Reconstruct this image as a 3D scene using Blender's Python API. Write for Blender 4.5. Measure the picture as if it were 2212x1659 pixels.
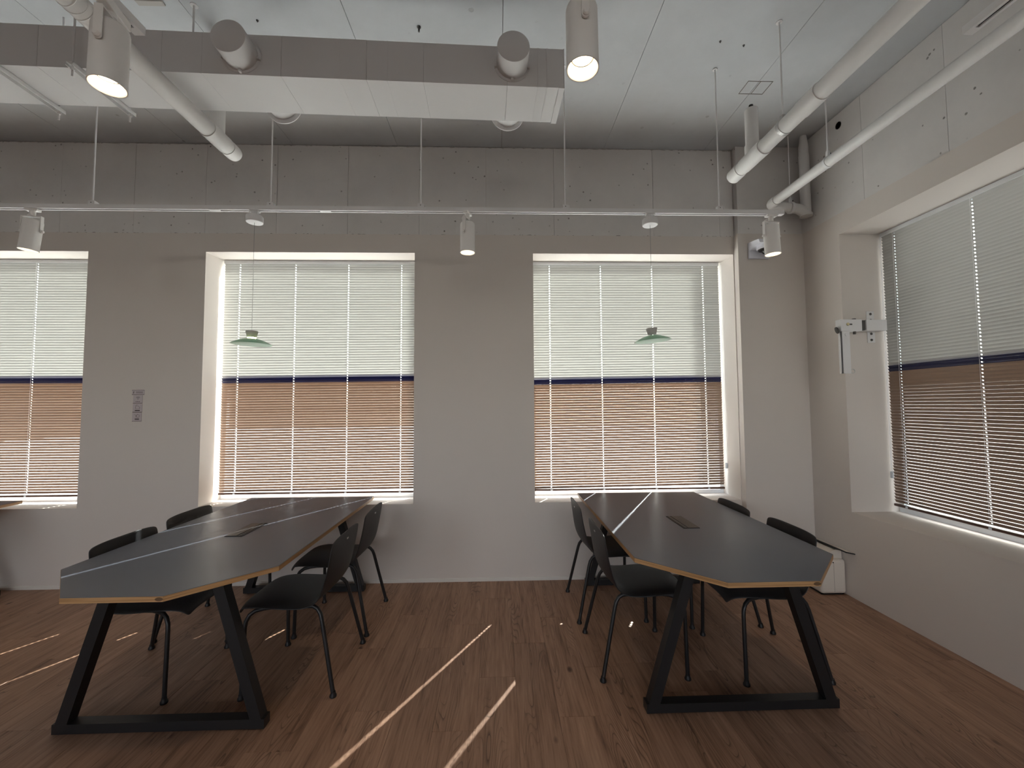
import bpy, bmesh, math, random
from mathutils import Vector, Matrix, Euler
random.seed(7)
for o in list(bpy.data.objects): bpy.data.objects.remove(o, do_unlink=True)
scene = bpy.context.scene
C = scene.collection

# ------------------------------------------------------------------ camera
CAM_H = 1.47
cam_d = bpy.data.cameras.new('camera'); cam = bpy.data.objects.new('camera', cam_d); C.objects.link(cam)
cam_d.sensor_width = 36.0; cam_d.sensor_fit = 'HORIZONTAL'; cam_d.lens = 901.1272/2212*36.0
cam_d.clip_start = 0.05; cam_d.clip_end = 200
YAW, PITCH, ROLL = .0304, .0498, -.0059
cam.matrix_world = Matrix.Translation((0, 0, CAM_H)) @ Matrix.Rotation(-YAW, 4, 'Z') @ Matrix.Rotation(math.pi/2+PITCH, 4, 'X') @ Matrix.Rotation(ROLL, 4, 'Z')
scene.camera = cam

# ------------------------------------------------------------------ world, sun, exposure
world = bpy.data.worlds.new('world'); scene.world = world; world.use_nodes = True
wn = world.node_tree.nodes; wl = world.node_tree.links
bg = wn['Background']
sky = wn.new('ShaderNodeTexSky'); sky.sky_type = 'NISHITA'; sky.sun_disc = False
SUN_DIR = Vector((-.575, -1.0, -.9147)).normalized()          # the way the light travels
sky.sun_elevation = math.asin(-SUN_DIR.z); sky.sun_rotation = math.atan2(-SUN_DIR.x, -SUN_DIR.y)
sky.air_density = 1.0; sky.dust_density = 2.0; sky.ozone_density = 1.0
hz_ = wn.new('ShaderNodeHueSaturation'); hz_.inputs['Saturation'].default_value = .35      # hazy pale sky
tint = wn.new('ShaderNodeVectorMath'); tint.operation = 'MULTIPLY'; tint.inputs[1].default_value = (1.0, .955, .92)
wl.new(sky.outputs[0], hz_.inputs['Color']); wl.new(hz_.outputs[0], tint.inputs[0]); wl.new(tint.outputs[0], bg.inputs[0]); bg.inputs[1].default_value = .98
sd = bpy.data.lights.new('sun', 'SUN'); sd.energy = 28.0; sd.angle = math.radians(.53); sd.color = (1.0, .975, .95)
so = bpy.data.objects.new('sun', sd); C.objects.link(so); so.rotation_euler = SUN_DIR.to_track_quat('-Z', 'Y').to_euler(); so.location = (6, 12, 10)
cy = scene.cycles; cy.use_adaptive_sampling = True; cy.adaptive_threshold = .045; cy.max_bounces = 6; cy.diffuse_bounces = 4; cy.glossy_bounces = 2; cy.transmission_bounces = 3; cy.transparent_max_bounces = 8
cy.caustics_reflective = False; cy.caustics_refractive = False; cy.sample_clamp_indirect = 6.0
vs = scene.view_settings
vs.view_transform = 'Standard'; vs.look = 'None'; vs.exposure = 0.6; vs.gamma = 1.0; vs.use_curve_mapping = False

# ------------------------------------------------------------------ materials
def new_mat(name):
    m = bpy.data.materials.new(name); m.use_nodes = True
    return m, m.node_tree.nodes, m.node_tree.links, m.node_tree.nodes['Principled BSDF']
def pmat(name, col, rough=.5, metal=0., spec=.5, bump=0., bscale=200., emis=None, estr=0., var=0., vscale=4.):
    m, n, l, p = new_mat(name)
    p.inputs['Base Color'].default_value = (*col, 1); p.inputs['Roughness'].default_value = rough
    p.inputs['Metallic'].default_value = metal; p.inputs['Specular IOR Level'].default_value = spec
    if emis: p.inputs['Emission Color'].default_value = (*emis, 1); p.inputs['Emission Strength'].default_value = estr
    if bump or var: tc = n.new('ShaderNodeTexCoord')
    if var:
        nz = n.new('ShaderNodeTexNoise'); nz.inputs['Scale'].default_value = vscale; nz.inputs['Detail'].default_value = 5
        l.new(tc.outputs['Object'], nz.inputs['Vector'])
        mr = n.new('ShaderNodeMapRange'); mr.inputs[3].default_value = 1-var; mr.inputs[4].default_value = 1+var
        l.new(nz.outputs[0], mr.inputs[0])
        mx = n.new('ShaderNodeVectorMath'); mx.operation = 'SCALE'; mx.inputs[0].default_value = col
        l.new(mr.outputs[0], mx.inputs['Scale']); l.new(mx.outputs[0], p.inputs['Base Color'])
    if bump:
        nb = n.new('ShaderNodeTexNoise'); nb.inputs['Scale'].default_value = bscale; nb.inputs['Detail'].default_value = 3
        l.new(tc.outputs['Object'], nb.inputs['Vector'])
        bp = n.new('ShaderNodeBump'); bp.inputs['Strength'].default_value = bump; bp.inputs['Distance'].default_value = .002
        l.new(nb.outputs[0], bp.inputs['Height']); l.new(bp.outputs[0], p.inputs['Normal'])
    return m
def ramp(n, pts):
    r = n.new('ShaderNodeValToRGB'); e = r.color_ramp.elements
    while len(e) > 1: e.remove(e[-1])
    e[0].position = pts[0][0]; e[0].color = (*pts[0][1], 1)
    for pos, c in pts[1:]:
        k = e.new(pos); k.color = (*c, 1)
    return r
def concrete_mat(name, col, pits=.5, psc=13., plim=.40):
    # painted fair-faced concrete: mottling, air holes and scuffs
    m, n, l, p = new_mat(name); p.inputs['Roughness'].default_value = .75; p.inputs['Specular IOR Level'].default_value = .25
    g = n.new('ShaderNodeNewGeometry')
    n1 = n.new('ShaderNodeTexNoise'); n1.inputs['Scale'].default_value = 2.2; n1.inputs['Detail'].default_value = 8; n1.inputs['Roughness'].default_value = .65
    l.new(g.outputs['Position'], n1.inputs['Vector'])
    r1 = ramp(n, [(.3, tuple(c*.93 for c in col)), (.7, tuple(min(1, c*1.05) for c in col))]); l.new(n1.outputs[0], r1.inputs[0])
    vo = n.new('ShaderNodeTexVoronoi'); vo.inputs['Scale'].default_value = psc; l.new(g.outputs['Position'], vo.inputs['Vector'])
    nd = n.new('ShaderNodeTexNoise'); nd.inputs['Scale'].default_value = 70; nd.inputs['Detail'].default_value = 4; l.new(g.outputs['Position'], nd.inputs['Vector'])
    ad = n.new('ShaderNodeMath'); ad.operation = 'MULTIPLY_ADD'; ad.inputs[1].default_value = .11; l.new(nd.outputs[0], ad.inputs[0]); l.new(vo.outputs['Distance'], ad.inputs[2])
    r2 = ramp(n, [(.135, (1, 1, 1)), (.165, (0, 0, 0))]); l.new(ad.outputs[0], r2.inputs[0])
    n3 = n.new('ShaderNodeTexNoise'); n3.inputs['Scale'].default_value = 1.7; n3.inputs['Detail'].default_value = 3; l.new(g.outputs['Position'], n3.inputs['Vector'])
    r3 = ramp(n, [(plim, (0, 0, 0)), (plim+.2, (1, 1, 1))]); l.new(n3.outputs[0], r3.inputs[0])
    mu = n.new('ShaderNodeMath'); mu.operation = 'MULTIPLY'; l.new(r2.outputs[0], mu.inputs[0]); l.new(r3.outputs[0], mu.inputs[1])
    mu2 = n.new('ShaderNodeMath'); mu2.operation = 'MULTIPLY'; mu2.inputs[1].default_value = pits; l.new(mu.outputs[0], mu2.inputs[0])
    mx = n.new('ShaderNodeMix'); mx.data_type = 'RGBA'; mx.inputs[7].default_value = (.16, .14, .125, 1)
    l.new(mu2.outputs[0], mx.inputs[0]); l.new(r1.outputs[0], mx.inputs[6]); l.new(mx.outputs[2], p.inputs['Base Color'])
    bp = n.new('ShaderNodeBump'); bp.inputs['Strength'].default_value = .35; bp.inputs['Distance'].default_value = .004; bp.invert = True
    n4 = n.new('ShaderNodeTexNoise'); n4.inputs['Scale'].default_value = 25; n4.inputs['Detail'].default_value = 6; l.new(g.outputs['Position'], n4.inputs['Vector'])
    a2 = n.new('ShaderNodeMath'); a2.operation = 'MULTIPLY_ADD'; a2.inputs[1].default_value = .25; l.new(n4.outputs[0], a2.inputs[0]); l.new(mu.outputs[0], a2.inputs[2])
    l.new(a2.outputs[0], bp.inputs['Height']); l.new(bp.outputs[0], p.inputs['Normal'])
    return m
def wood_floor_mat():
    m, n, l, p = new_mat('vinyl_wood_plank')
    tc = n.new('ShaderNodeTexCoord'); oi = n.new('ShaderNodeObjectInfo')
    sc = n.new('ShaderNodeVectorMath'); sc.operation = 'SCALE'; sc.inputs[0].default_value = (17.3, 41.7, 9.1); l.new(oi.outputs['Random'], sc.inputs['Scale'])
    av = n.new('ShaderNodeVectorMath'); av.operation = 'ADD'; l.new(tc.outputs['Object'], av.inputs[0]); l.new(sc.outputs[0], av.inputs[1])
    def mp(s):
        k = n.new('ShaderNodeMapping'); k.inputs['Scale'].default_value = s; l.new(av.outputs[0], k.inputs[0]); return k
    # fine straight grain
    g1 = n.new('ShaderNodeTexNoise'); g1.inputs['Scale'].default_value = 1; g1.inputs['Detail'].default_value = 6; g1.inputs['Roughness'].default_value = .6
    l.new(mp((95, 4.5, 1)).outputs[0], g1.inputs['Vector'])
    # broad streaks
    g2 = n.new('ShaderNodeTexNoise'); g2.inputs['Scale'].default_value = 1; g2.inputs['Detail'].default_value = 3
    l.new(mp((17, 1.3, 1)).outputs[0], g2.inputs['Vector'])
    # cathedral figure: level lines of a stretched noise
    g3 = n.new('ShaderNodeTexNoise'); g3.inputs['Scale'].default_value = 1; g3.inputs['Detail'].default_value = .6
    l.new(mp((11, 1.35, 1)).outputs[0], g3.inputs['Vector'])
    m3 = n.new('ShaderNodeMath'); m3.operation = 'MULTIPLY'; m3.inputs[1].default_value = 24; l.new(g3.outputs[0], m3.inputs[0])
    f3 = n.new('ShaderNodeMath'); f3.operation = 'FRACT'; l.new(m3.outputs[0], f3.inputs[0])
    r3 = ramp(n, [(0., (1, 1, 1)), (.2, (.25, .25, .25)), (.55, (0, 0, 0)), (1., (.15, .15, .15))]); l.new(f3.outputs[0], r3.inputs[0])
    msk = n.new('ShaderNodeTexNoise'); msk.inputs['Scale'].default_value = 1; l.new(mp((6, 1.1, 1)).outputs[0], msk.inputs['Vector'])
    rm = ramp(n, [(.50, (0, 0, 0)), (.64, (1, 1, 1))]); l.new(msk.outputs[0], rm.inputs[0])
    cm = n.new('ShaderNodeMath'); cm.operation = 'MULTIPLY'; l.new(r3.outputs[0], cm.inputs[0]); l.new(rm.outputs[0], cm.inputs[1])
    # knots
    vo = n.new('ShaderNodeTexVoronoi'); vo.inputs['Scale'].default_value = 1; l.new(mp((5.0, 2.6, 1)).outputs[0], vo.inputs['Vector'])
    rk = ramp(n, [(.035, (1, 1, 1)), (.085, (0, 0, 0))]); l.new(vo.outputs['Distance'], rk.inputs[0])
    # base colour
    ba = n.new('ShaderNodeMath'); ba.operation = 'MULTIPLY_ADD'; ba.inputs[1].default_value = .55; l.new(g1.outputs[0], ba.inputs[0])
    b2 = n.new('ShaderNodeMath'); b2.operation = 'MULTIPLY'; b2.inputs[1].default_value = .45; l.new(g2.outputs[0], b2.inputs[0]); l.new(b2.outputs[0], ba.inputs[2])
    rb = ramp(n, [(.32, (.135, .070, .043)), (.47, (.295, .170, .110)), (.68, (.43, .265, .18))]); l.new(ba.outputs[0], rb.inputs[0])
    x1 = n.new('ShaderNodeMix'); x1.data_type = 'RGBA'; x1.inputs[7].default_value = (.07, .035, .021, 1); l.new(rb.outputs[0], x1.inputs[6])
    k1 = n.new('ShaderNodeMath'); k1.operation = 'MULTIPLY'; k1.inputs[1].default_value = .85; l.new(cm.outputs[0], k1.inputs[0]); l.new(k1.outputs[0], x1.inputs[0])
    x2 = n.new('ShaderNodeMix'); x2.data_type = 'RGBA'; x2.inputs[7].default_value = (.07, .03, .02, 1); l.new(x1.outputs[2], x2.inputs[6])
    k2 = n.new('ShaderNodeMath'); k2.operation = 'MULTIPLY'; k2.inputs[1].default_value = .9; l.new(rk.outputs[0], k2.inputs[0]); l.new(k2.outputs[0], x2.inputs[0])
    hs = n.new('ShaderNodeHueSaturation'); l.new(x2.outputs[2], hs.inputs['Color'])
    rv = n.new('ShaderNodeMapRange'); rv.inputs[3].default_value = .93; rv.inputs[4].default_value = 1.07; l.new(oi.outputs['Random'], rv.inputs[0]); l.new(rv.outputs[0], hs.inputs['Value'])
    l.new(hs.outputs[0], p.inputs['Base Color'])
    p.inputs['Roughness'].default_value = .48; p.inputs['Specular IOR Level'].default_value = .4
    bp = n.new('ShaderNodeBump'); bp.inputs['Strength'].default_value = .15; bp.inputs['Distance'].default_value = .001
    l.new(g1.outputs[0], bp.inputs['Height']); l.new(bp.outputs[0], p.inputs['Normal'])
    return m
def pane_mat():
    m, n, l, p = new_mat('window_glass'); n.remove(p)
    t = n.new('ShaderNodeBsdfTransparent'); t.inputs[0].default_value = (.93, .96, .95, 1)
    g = n.new('ShaderNodeBsdfGlossy'); g.inputs['Roughness'].default_value = .02
    x = n.new('ShaderNodeMixShader'); x.inputs[0].default_value = .06; l.new(t.outputs[0], x.inputs[1]); l.new(g.outputs[0], x.inputs[2])
    l.new(x.outputs[0], n['Material Output'].inputs[0]); return m
def ply_mat():
    m, n, l, p = new_mat('plywood_edge'); p.inputs['Roughness'].default_value = .45
    tc = n.new('ShaderNodeTexCoord'); mp = n.new('ShaderNodeMapping'); mp.inputs['Scale'].default_value = (3, 3, 330); l.new(tc.outputs['Object'], mp.inputs[0])
    nz = n.new('ShaderNodeTexNoise'); nz.inputs['Scale'].default_value = 1; nz.inputs['Detail'].default_value = 3; l.new(mp.outputs[0], nz.inputs['Vector'])
    r = ramp(n, [(.3, (.28, .14, .055)), (.5, (.47, .265, .115)), (.7, (.56, .34, .16))]); l.new(nz.outputs[0], r.inputs[0]); l.new(r.outputs[0], p.inputs['Base Color'])
    return m

M = {}
M['paint'] = pmat('wall_paint', (.70, .64, .59), .7, spec=.2, bump=.12, bscale=260, var=.02, vscale=1.5)
M['concrete'] = concrete_mat('painted_concrete', (.72, .69, .665), .8)
M['ceiling'] = concrete_mat('painted_ceiling', (.585, .60, .615), .5, 7., .47)
M['joint'] = pmat('dark_joint', (.20, .18, .16), .9)
M['mortar'] = pmat('rough_mortar', (.48, .45, .42), .95, var=.5, vscale=40)
M['plank'] = wood_floor_mat()
M['sub'] = pmat('subfloor', (.12, .07, .05), .9)
M['base'] = pmat('baseboard_paint', (.74, .70, .65), .45)
M['alu'] = pmat('window_frame_alu', (.82, .86, .90), .4)
M['glass'] = pane_mat()
M['slat_ivory'] = pmat('slat_ivory', (.515, .512, .49), .38, spec=.4)
M['slat_navy'] = pmat('slat_navy', (.012, .013, .06), .3)
M['slat_brown'] = pmat('slat_brown', (.285, .20, .147), .38, spec=.4)
M['rail_white'] = pmat('blind_rail_white', (.82, .84, .86), .35)
M['rail_brown'] = pmat('blind_rail_brown', (.10, .05, .035), .3)
M['cord'] = pmat('ladder_cord', (.86, .86, .86), .8)
M['clear'] = pmat('tassel_plastic', (.72, .76, .80), .25)
M['white'] = pmat('white_powder_coat', (.78, .765, .76), .5)
M['white2'] = pmat('white_lamp_enamel', (.86, .83, .80), .42)
M['ductpaint'] = pmat('painted_duct', (.75, .735, .725), .65, bump=.1, bscale=40, var=.03, vscale=3)
M['pipe'] = pmat('painted_pipe', (.76, .74, .715), .5, bump=.1, bscale=60)
M['steel'] = pmat('galvanised_steel', (.55, .54, .53), .45, .6)
M['darksteel'] = pmat('dark_hardware', (.09, .085, .08), .5, .3)
M['slot'] = pmat('track_slot_dark', (.025, .022, .03), .5)
M['led'] = pmat('led_disc', (1, .9, .75), .5, emis=(1, .80, .54), estr=9)
M['pendled'] = pmat('pendant_led', (1, .9, .6), .5, emis=(1, .84, .42), estr=36)
M['reflector'] = pmat('lamp_reflector', (.92, .88, .80), .25)
M['black_tube'] = pmat('black_powder_coat', (.012, .012, .013), .42)
M['shell'] = pmat('black_polypropylene', (.022, .022, .024), .5, bump=.25, bscale=900)
M['lino'] = pmat('grey_linoleum', (.122, .132, .162), .37, spec=.36, bump=.05, bscale=700)
M['ply'] = ply_mat()
M['mark'] = pmat('burnt_mark', (.13, .07, .03), .6)
M['flap'] = pmat('flap_dark_alu', (.07, .066, .066), .4, .2)
M['black'] = pmat('flat_black', (.01, .01, .011), .5)
M['mint'] = pmat('mint_enamel', (.36, .66, .43), .4)
M['greycap'] = pmat('pendant_neck_grey', (.48, .45, .42), .5)
M['wire'] = pmat('pendant_wire', (.30, .30, .30), .6)
M['camwhite'] = pmat('camera_white', (.78, .78, .84), .35)
M['camball'] = pmat('camera_ball', (.02, .014, .012), .08)
M['sign'] = pmat('sign_plate', (.55, .48, .49), .5)
M['ink'] = pmat('sign_ink', (.055, .03, .03), .7)
M['inklight'] = pmat('sign_ink_soft', (.22, .17, .17), .7)
M['appl'] = pmat('appliance_plastic', (.72, .655, .575), .4)
M['brass'] = pmat('brass_screw', (.75, .66, .40), .35, .6)
M['ground'] = pmat("outside_paving", (.45, .46, .47), .9, var=.1, vscale=.6)
M['sunblock'] = pmat('outside_sun_blocker', (.82, .80, .76), .9)  # pale surface of the two added sun blockers

# ------------------------------------------------------------------ mesh helpers
ORG = {}
def tag(o, label=None, cat=None, group=None, kind=None):
    if label: o['label'] = label
    if cat: o['category'] = cat
    if group: o['group'] = group
    if kind: o['kind'] = kind
    return o
def empty(name, loc, label=None, cat=None, group=None, rz=0.):
    e = bpy.data.objects.new(name, None); C.objects.link(e); e.location = loc; e.rotation_euler = (0, 0, rz)
    e.empty_display_size = .05
    ORG[e] = Vector(loc); return tag(e, label, cat, group)
class MB:
    def __init__(s): s.v = []; s.f = []; s.mi = []; s.cur = 0
    def add(s, vs_, fs):
        b = len(s.v); s.v += [Vector(p) for p in vs_]; s.f += [tuple(b+i for i in f) for f in fs]; s.mi += [s.cur]*len(fs); return s
    def hexa(s, p):   # p: 4 bottom ccw, 4 top ccw
        return s.add(p, [(3, 2, 1, 0), (4, 5, 6, 7), (0, 1, 5, 4), (1, 2, 6, 5), (2, 3, 7, 6), (3, 0, 4, 7)])
    def box(s, x0, x1, y0, y1, z0, z1):
        return s.hexa([(x0, y0, z0), (x1, y0, z0), (x1, y1, z0), (x0, y1, z0), (x0, y0, z1), (x1, y0, z1), (x1, y1, z1), (x0, y1, z1)])
    def bbox(s, x0, x1, y0, y1, z0, z1, b, seg=2):   # box with rounded vertical/horizontal edges
        bm = bmesh.new(); bmesh.ops.create_cube(bm, size=1)
        for v in bm.verts: v.co = Vector(((x0+x1)/2+v.co.x*(x1-x0), (y0+y1)/2+v.co.y*(y1-y0), (z0+z1)/2+v.co.z*(z1-z0)))
        bmesh.ops.bevel(bm, geom=list(bm.edges), offset=b, segments=seg, profile=.5, affect='EDGES')
        bm.verts.ensure_lookup_table(); bm.verts.index_update()
        s.add([v.co.copy() for v in bm.verts], [tuple(v.index for v in f.verts) for f in bm.faces]); bm.free(); return s
    def prism(s, poly, z0, z1):
        n = len(poly)
        return s.add([(x, y, z0) for x, y in poly]+[(x, y, z1) for x, y in poly],
                     [tuple(range(n-1, -1, -1)), tuple(range(n, 2*n))]+[(i, (i+1) % n, n+(i+1) % n, n+i) for i in range(n)])
    def tube(s, pts, r, n=12, caps=True):
        pts = [Vector(p) for p in pts]; rs = r if isinstance(r, (list, tuple)) else [r]*len(pts)
        t0 = (pts[1]-pts[0]).normalized(); up = Vector((0, 0, 1)) if abs(t0.z) < .9 else Vector((1, 0, 0))
        u = t0.cross(up).normalized(); vs_ = []; fs = []; prev = t0
        for i, p in enumerate(pts):
            t = ((pts[min(i+1, len(pts)-1)]-pts[i]).normalized()+(pts[i]-pts[max(i-1, 0)]).normalized())
            t = t.normalized() if t.length > 1e-9 else prev
            q = prev.rotation_difference(t); u = (q @ u).normalized(); prev = t; w = t.cross(u)
            for k in range(n):
                a = 2*math.pi*k/n; vs_.append(p+u*(rs[i]*math.cos(a))+w*(rs[i]*math.sin(a)))
        for i in range(len(pts)-1):
            for k in range(n): fs.append((i*n+k, i*n+(k+1) % n, (i+1)*n+(k+1) % n, (i+1)*n+k))
        if caps: fs += [tuple(range(n-1, -1, -1)), tuple(range((len(pts)-1)*n, len(pts)*n))]
        return s.add(vs_, fs)
    def lathe(s, prof, c=(0, 0, 0), n=32, axis=(0, 0, 1), caps=True):
        c = Vector(c); q = Vector((0, 0, 1)).rotation_difference(Vector(axis)); vs_ = []; fs = []
        for r, z in prof:
            for k in range(n):
                a = 2*math.pi*k/n; vs_.append(c+q @ Vector((r*math.cos(a), r*math.sin(a), z)))
        for i in range(len(prof)-1):
            for k in range(n): fs.append((i*n+k, i*n+(k+1) % n, (i+1)*n+(k+1) % n, (i+1)*n+k))
        if caps and prof[0][0] > 1e-6: fs.append(tuple(range(n-1, -1, -1)))
        if caps and prof[-1][0] > 1e-6: fs.append(tuple(range((len(prof)-1)*n, len(prof)*n)))
        return s.add(vs_, fs)
    def xform(s, mtx, start=0):
        for i in range(start, len(s.v)): s.v[i] = mtx @ s.v[i]
        return s
    def build(s, name, mat, parent=None, smooth=False, origin=None, local=False):
        if parent is not None: off = Vector((0, 0, 0)) if local else ORG[parent]
        elif origin is not None: off = Vector(origin)
        else:
            xs = [p.x for p in s.v]; ys = [p.y for p in s.v]; zs = [p.z for p in s.v]
            off = Vector(((min(xs)+max(xs))/2, (min(ys)+max(ys))/2, min(zs)))
        me = bpy.data.meshes.new(name); me.from_pydata([p-off for p in s.v], [], s.f)
        for mm in (mat if isinstance(mat, (list, tuple)) else [mat]): me.materials.append(mm)
        me.polygons.foreach_set('material_index', s.mi)
        me.update(); bm = bmesh.new(); bm.from_mesh(me); bmesh.ops.recalc_face_normals(bm, faces=bm.faces); bm.to_mesh(me); bm.free()
        if smooth:
            for p in me.polygons: p.use_smooth = True
            me.set_sharp_from_angle(angle=math.radians(38))
        o = bpy.data.objects.new(name, me); C.objects.link(o)
        if parent is not None: o.parent = parent; ORG[o] = ORG[parent]
        else: o.location = off; ORG[o] = off
        return o
def arc(c, r, a0, a1, u, v, n=6):
    c, u, v = Vector(c), Vector(u), Vector(v)
    return [c+u*(r*math.cos(a0+(a1-a0)*i/n))+v*(r*math.sin(a0+(a1-a0)*i/n)) for i in range(n+1)]
def copy_tree(o, parent=None):
    c = o.copy(); C.objects.link(c)
    if parent is not None: c.parent = parent
    ORG[c] = ORG.get(o, Vector((0, 0, 0)))
    for ch in list(o.children): copy_tree(ch, c)
    return c

# ------------------------------------------------------------------ room numbers
D = 3.573; R = 2.663; ZC = 3.7485; ZB = 2.95; ZS = .643; ZW = 2.788
YOUT = 3.93                       # outer face of the back wall
XL, YR = -7.2, -6.0               # left wall, rear wall
XOUT = 3.10                       # outer face of the right wall
WINS = [(-5.24, -3.468), (-2.495, -.727), (.298, 2.075)]
RW = (.55, 3.125)                 # right window opening along y

# ---- floor with vinyl planks
fb = MB(); fb.box(XL, XOUT, YR, YOUT, -.20, -.012)
floor = tag(fb.build('floor', M['sub'], origin=(0, 0, 0)), kind='structure')
PW, PL = .195, .92
plank_mesh = {}
def plank_obj(x0, x1, y0, y1):
    key = (round(x1-x0, 3), round(y1-y0, 3))
    if key not in plank_mesh:
        w, h = key; g = .0003; b = .0007; mb = MB(); hx, hy = w/2-g, h/2-g
        mb.add([(-hx, -hy, -.012), (hx, -hy, -.012), (hx, hy, -.012), (-hx, hy, -.012),
                (-hx, -hy, -b), (hx, -hy, -b), (hx, hy, -b), (-hx, hy, -b),
                (-hx+b, -hy+b, 0), (hx-b, -hy+b, 0), (hx-b, hy-b, 0), (-hx+b, hy-b, 0)],
               [(0, 1, 5, 4), (1, 2, 6, 5), (2, 3, 7, 6), (3, 0, 4, 7), (4, 5, 9, 8), (5, 6, 10, 9), (6, 7, 11, 10), (7, 4, 8, 11), (8, 9, 10, 11)])
        me = bpy.data.meshes.new('plank'); me.from_pydata(mb.v, [], mb.f); me.materials.append(M['plank']); me.update(); plank_mesh[key] = me
    o = bpy.data.objects.new('plank', plank_mesh[key]); C.objects.link(o); o.parent = floor; o.location = ((x0+x1)/2, (y0+y1)/2, 0)
PHASE = {0: 2.65, -1: 3.254, -2: 2.886, -3: 2.62, 1: 2.033, 2: 2.40}
YP0 = .55
k0 = int(math.floor((-5.0-.08)/PW)); k1 = int(math.ceil((R-.08)/PW))
for k in range(k0, k1):
    x0 = .08+k*PW; x1 = min(x0+PW, R)
    if x1-x0 < .01: continue
    ph = PHASE.get(k, random.uniform(0, PL)); y = ph
    while y > YP0: y -= PL
    while y < D:
        ya, yb = max(y, YP0), min(y+PL, D)
        if yb-ya > .01: plank_obj(x0, x1, ya, yb)
        y += PL
nb = MB()      # rest of the floor, behind and beside the view
for (x0, x1, y0, y1) in ((XL, .08+k0*PW, YP0, D), (XL, R, YR, YP0)): nb.box(x0, x1, y0, y1, -.012, 0)
tag(nb.build('floor_covering', M['plank'], parent=floor), kind='stuff')

# ---- ceiling: slab cast in strips, joints along the depth of the room
cb = MB(); cb.box(XL, XOUT, YR, YOUT, ZC+.012, ZC+.22)
ceiling = tag(cb.build('ceiling', M['joint'], origin=(0, 0, ZC)), kind='structure')
seams = [XL, -5.4, -4.5, -3.6, -2.7, -1.79, -.885, .03, .942, 1.85, R+.12]
for a, b in zip(seams[:-1], seams[1:]):
    s_ = MB(); s_.box(a+.0015, b-.0015, YR, D+.04, ZC, ZC+.012); s_.build('slab_strip', M['ceiling'], parent=ceiling)

# ---- back wall: board-clad lower part with three window openings, fair-faced concrete above
wb = MB()
xs = [XL]+[q for w in WINS for q in w]+[XOUT]
for i in range(0, len(xs), 2): wb.box(xs[i], xs[i+1], D, YOUT, 0, ZB)
for a, b in WINS:
    wb.box(a, b, D, YOUT, 0, ZS); wb.box(a, b, D, YOUT, ZW, ZB)
wb.box(XL, XOUT, D+.03, YOUT, ZB, ZC+.012)
wall_back = tag(wb.build('wall_back', M['paint'], origin=(0, D, 0)), kind='structure')
vse = [XL, -5.55, -4.95, -4.35, -3.73, -3.12, -2.52, -1.918, -1.311, -.693, -.109, .489, 1.374, 1.97, 2.093]
for a, b in zip(vse[:-1], vse[1:]):
    p_ = MB(); d_ = random.uniform(0, .0015)
    p_.box(a+.0012, b-.0012, D+.016-d_, D+.03, ZB+.004, ZC-.004); p_.build('concrete_panel', M['concrete'], parent=wall_back)
pl_ = MB(); pl_.box(2.082, R+.02, 3.507, D, 0, ZB); pl_.build('column_cladding', M['paint'], parent=wall_back)
pc_ = MB(); pc_.box(2.103, R+.02, 3.535, D+.03, ZB, ZC); pc_.build('concrete_column', M['concrete'], parent=wall_back)
def ragged(name, x0, x1, zbase, sgn, amp, yy, mat):
    # crumbly mortar line where board or slab meets the concrete
    mb = MB(); x = x0; k = 0; up = []
    while x < x1:
        up.append((x, zbase+sgn*(amp*.25+amp*random.random()**3))); x += random.uniform(.006, .03)
    up.append((x1, zbase+sgn*amp*.3)); n_ = len(up)
    vs_ = [(a, yy, zbase) for a, b in up]+[(a, yy, b) for a, b in up]+[(a, D+.03, b) for a, b in up]
    fs = [(i, i+1, n_+i+1, n_+i) for i in range(n_-1)]+[(n_+i, n_+i+1, 2*n_+i+1, 2*n_+i) for i in range(n_-1)]
    mb.add(vs_, fs); return tag(mb.build(name, mat, parent=wall_back), kind='stuff')
ragged('mortar_gap', -5.6, 2.08, ZB, 1, .008, D+.0125, M['joint'])
ragged('mortar_gap', -5.6, 2.09, ZC-.003, -1, .008, D+.0125, M['mortar'])
bb = MB(); bb.box(XL, 2.082, D-.010, D, 0, .022); bb.box(XL, 2.082, D-.007, D, .022, .028)
tag(bb.build('baseboard_back', M['base'], origin=(0, D, 0)), kind='structure')

# ---- right wall
wr = MB()
wr.box(R, XOUT, RW[1], D, 0, ZB); wr.box(R, XOUT, YR, RW[0], 0, ZB)
wr.box(R, XOUT, RW[0], RW[1], 0, ZS); wr.box(R, XOUT, RW[0], RW[1], ZW, ZB)
wr.box(R+.03, XOUT, YR, D, ZB, ZC+.012)
wall_right = tag(wr.build('wall_right', M['paint'], origin=(R, 0, 0)), kind='structure')
ys = [YR, -3.1, -1.3, .5, 1.42, 2.325, 2.90, D-.02]
for a, b in zip(ys[:-1], ys[1:]):
    p_ = MB(); p_.box(R+.012, R+.03, a+.0012, b-.0012, ZB+.004, ZC-.004); p_.build('concrete_panel', M['concrete'], parent=wall_right)
# ---- left wall and rear wall (out of view); the rear wall has unglazed openings, added to let in sky fill light
wl_ = MB(); wl_.box(XL-.2, XL, YR, YOUT, -.2, ZC+.2)
tag(wl_.build('wall_left', M['paint'], origin=(XL, 0, 0)), kind='structure')
wr2 = MB()
REAR = [(-6.0, -3.9), (-2.6, -.2), (.3, 2.2)]
xs = [XL]+[q for w in REAR for q in w]+[XOUT]
for i in range(0, len(xs), 2): wr2.box(xs[i], xs[i+1], YR-.2, YR, 0, ZC)
for a, b in REAR: wr2.box(a, b, YR-.2, YR, 0, 1.5); wr2.box(a, b, YR-.2, YR, 3.3, ZC)
tag(wr2.build('wall_rear', M['paint'], origin=(0, YR, 0)), kind='structure')

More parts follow.
